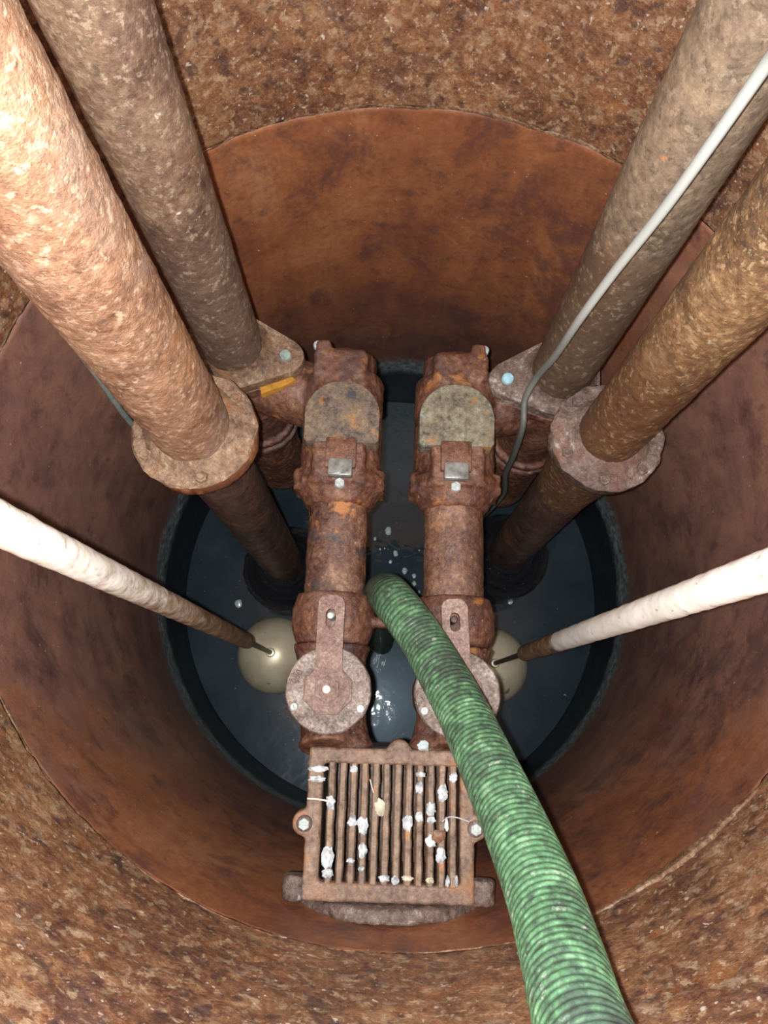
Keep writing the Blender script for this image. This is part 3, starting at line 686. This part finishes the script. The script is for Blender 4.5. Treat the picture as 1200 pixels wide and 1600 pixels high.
# ------------------------------------------------------------------ float rods with ball floats
def float_rod(P, zend, ball, br, mat, tip, label):
    o = Vector((P[0], P[1], 0)); T = thing('float_rod', label, 'float', o, 'float rods')
    bm = bmesh.new(); n = 150; seg = 28; rings = []
    for i in range(n + 1):
        z = zend + (2.42 - zend) * i / n; rings.append([])
        for k in range(seg):
            a = 2 * pi * k / seg; q = Vector((cos(a) * .0195 + P[0], sin(a) * .0195 + P[1], z)); d = .0195 + .0011 * fbm(q, 70, 3)
            rings[-1].append(bm.verts.new((cos(a) * d, sin(a) * d, z)))
    for a, b in zip(rings, rings[1:]):
        for k in range(seg): bm.faces.new((a[k], a[(k + 1) % seg], b[(k + 1) % seg], b[k]))
    bm.faces.new(rings[0][::-1]); bm.faces.new(rings[-1]); finish('rod', bm, mat, T)
    bm = bmesh.new(); cyl(bm, (0, 0, zend + .01), (ball[0] - P[0], ball[1] - P[1], ball[2] + br - .004), .0068, seg=16)
    finish('stem', bm, M['stem'], T)
    bm = bmesh.new(); c = (ball[0] - P[0], ball[1] - P[1], 0)
    prof = [(br * sin(pi * k / 32), ball[2] - br * cos(pi * k / 32)) for k in range(33)]
    prof = prof[:15] + [(br * .997, ball[2] - br * .05), (br * .985, ball[2]), (br * .997, ball[2] + br * .05)] + prof[18:]
    lathe(bm, prof, c, seg=64); lathe(bm, [(.016, ball[2] + br - .003), (.012, ball[2] + br + .004), (0, ball[2] + br + .006)], c, seg=24)
    finish('float_ball', bm, M['ball'], T)
float_rod((-.372, -.232), .58, (-.372, -.232, .035), .125, M['rod_l'], None, 'white painted float rod on the left, worn to rust, with cream ball')
float_rod((.331, -.243), .616, (.331, -.243, .030), .125, M['rod_r'], None, 'white painted float rod on the right with brown tip and half-hidden ball')

# ------------------------------------------------------------------ cables
pts = [(.226, .075, 2.46), (.233, .079, 2.20), (.2525, .124, 1.92), (.262, .140, 1.72), (.2565, .1555, 1.55), (.240, .158, 1.40), (.228, .1585, 1.285), (.2195, .146, 1.205), (.232, .150, 1.05), (.262, .150, .85), (.275, .165, .65), (.28, .18, .0)]
def at(px, py, h):
    X = (px - 600) / FPX; Y = (800 - py) / FPX; v = cr * X + cu * Y + fwd; return CAM + v * ((CAM.z - h) / -v.z)
pts = [at(1290, -40, 2.05), at(1200, 97, 1.94), at(1050, 310, 1.765), at(960, 425, 1.625), at(905, 500, 1.51), at(868, 555, 1.365), at(840, 588, 1.245), at(820, 625, 1.19), at(817, 665, 1.165), at(803, 710, 1.05), at(790, 740, .92), at(784, 775, .76)]
pts = [pts[0] + Vector((.02, .0, .35))] + pts + [pts[-1] + Vector((-.035, -.01, -.28)), pts[-1] + Vector((-.065, -.01, -.85))]
o0 = pts[-1].copy(); bm = bmesh.new(); tube(bm, [p - o0 for p in spline(pts, 14)], .0072, 14, .8)
o = finish('power_cable', bm, M['cable']); o.location = o0; tag(o, 'light grey cable hanging along the right riser pipe, darker low down', 'cable')
pts = [Vector((-.4330, .0708, 2.44)), Vector((-.4390, .0655, 1.75)), Vector((-.4430, .0617, 1.52)), Vector((-.4530, .0590, 1.335)), Vector((-.452, .060, 1.10)), Vector((-.4358, .0681, .85)), Vector((-.435, .150, .40)), Vector((-.435, .185, -.2))]
o0 = pts[-1].copy(); bm = bmesh.new(); tube(bm, [p - o0 for p in spline(pts, 14)], .0048, 12)
o = finish('guide_cable', bm, M['cable_dark']); o.location = o0; tag(o, 'thin grey-green cable hanging behind the bright orange pipe', 'cable')

# ------------------------------------------------------------------ green suction hose
hp = [at(1010, 1830, 1.90), at(955, 1715, 1.85), at(908, 1600, 1.782), at(880, 1500, 1.715), at(849, 1400, 1.64), at(809, 1300, 1.555), at(787, 1250, 1.51), at(741, 1150, 1.41), at(717, 1100, 1.36), at(684, 1040, 1.30), at(660, 1000, 1.262), at(634, 963, 1.232), at(612, 935, 1.195)]
e = at(603, 926, 1.13); hp += [e, Vector((e.x - .006, e.y + .004, 1.05)), Vector((e.x - .006, e.y + .004, .80)), Vector((e.x - .004, e.y + .004, .40)), Vector((e.x, e.y, -.12))]
hp = [Vector((.120, -.632, 2.45)), Vector((.130, -.640, 2.12))] + hp
path0 = spline(hp, 40)
acc = [0.0]
for a, b in zip(path0, path0[1:]): acc.append(acc[-1] + (b - a).length)
STEP = .0014; path = []; j = 0; s = 0.0
while s < acc[-1]:
    while j < len(acc) - 2 and acc[j + 1] < s: j += 1
    path.append(path0[j].lerp(path0[j + 1], (s - acc[j]) / max(1e-9, acc[j + 1] - acc[j]))); s += STEP
PITCH = .0088
bm = bmesh.new(); o0 = path[-1].copy(); bm.verts.layers.float.new('groove')
rad = lambda i: .0352 + .0019 * (abs(sin(pi * i * STEP / PITCH)) ** .7)
rings = tube(bm, [p - o0 for p in path], rad, 40)
gl = bm.verts.layers.float['groove']
for i, ring in enumerate(rings):
    g = max(0.0, 1 - abs(sin(pi * i * STEP / PITCH)) * 1.6)
    for k, v in enumerate(ring): v[gl] = g
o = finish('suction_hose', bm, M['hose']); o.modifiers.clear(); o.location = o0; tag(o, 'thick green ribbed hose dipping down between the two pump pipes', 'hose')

# ------------------------------------------------------------------ foam flecks on the water
flecks = [(607, 830, .013), (586, 842, .006), (618, 865, .010), (610, 878, .0065), (632, 892, .0105), (647, 900, .008), (647, 912, .0085), (594, 858, .004), (601, 857, .003), (655, 860, .003), (373, 943, .014), (797, 940, .010), (655, 925, .005)]
labs = ['largest pale foam bubble on the water, topmost between the two pump pipes', 'small foam bubble just below left of the largest bubble', 'tilted oval foam bubble at the middle between the pump pipes', 'small foam bubble just below the tilted oval one',
 'large oval foam bubble above the hose, right of the small ones', 'upper of two foam bubbles beside the right pump pipe', 'lower of two foam bubbles beside the right pump pipe', 'tiny foam fleck beside the left pump pipe, left of a tinier one', 'tiniest foam fleck beside the left pump pipe, right of its neighbour',
 'tiny foam fleck at the right pump pipe above the paired bubbles', 'pale foam fleck at the lower left edge of the left black flange', 'pale foam fleck at the lower edge of the right black flange', 'dark-rimmed foam fleck beside the right pump pipe, lowest of all']
for k, ((px, py, r), lab) in enumerate(zip(flecks, labs)):
    p = at(px, py, 0.0); bm = bmesh.new(); bmesh.ops.create_icosphere(bm, subdivisions=3, radius=1.0)
    for v in bm.verts:
        d = 1 + .25 * fbm(v.co + Vector((k, 0, 0)), 1.4, 2); v.co = Vector((v.co.x * r * .85 * d, v.co.y * r * 1.1 * d, v.co.z * r * .5 * d))
    o = finish('foam_bubble', bm, M['foam']); o.location = (p.x, p.y, 0.001); tag(o, lab, 'foam bubble', 'foam bubbles on the water')
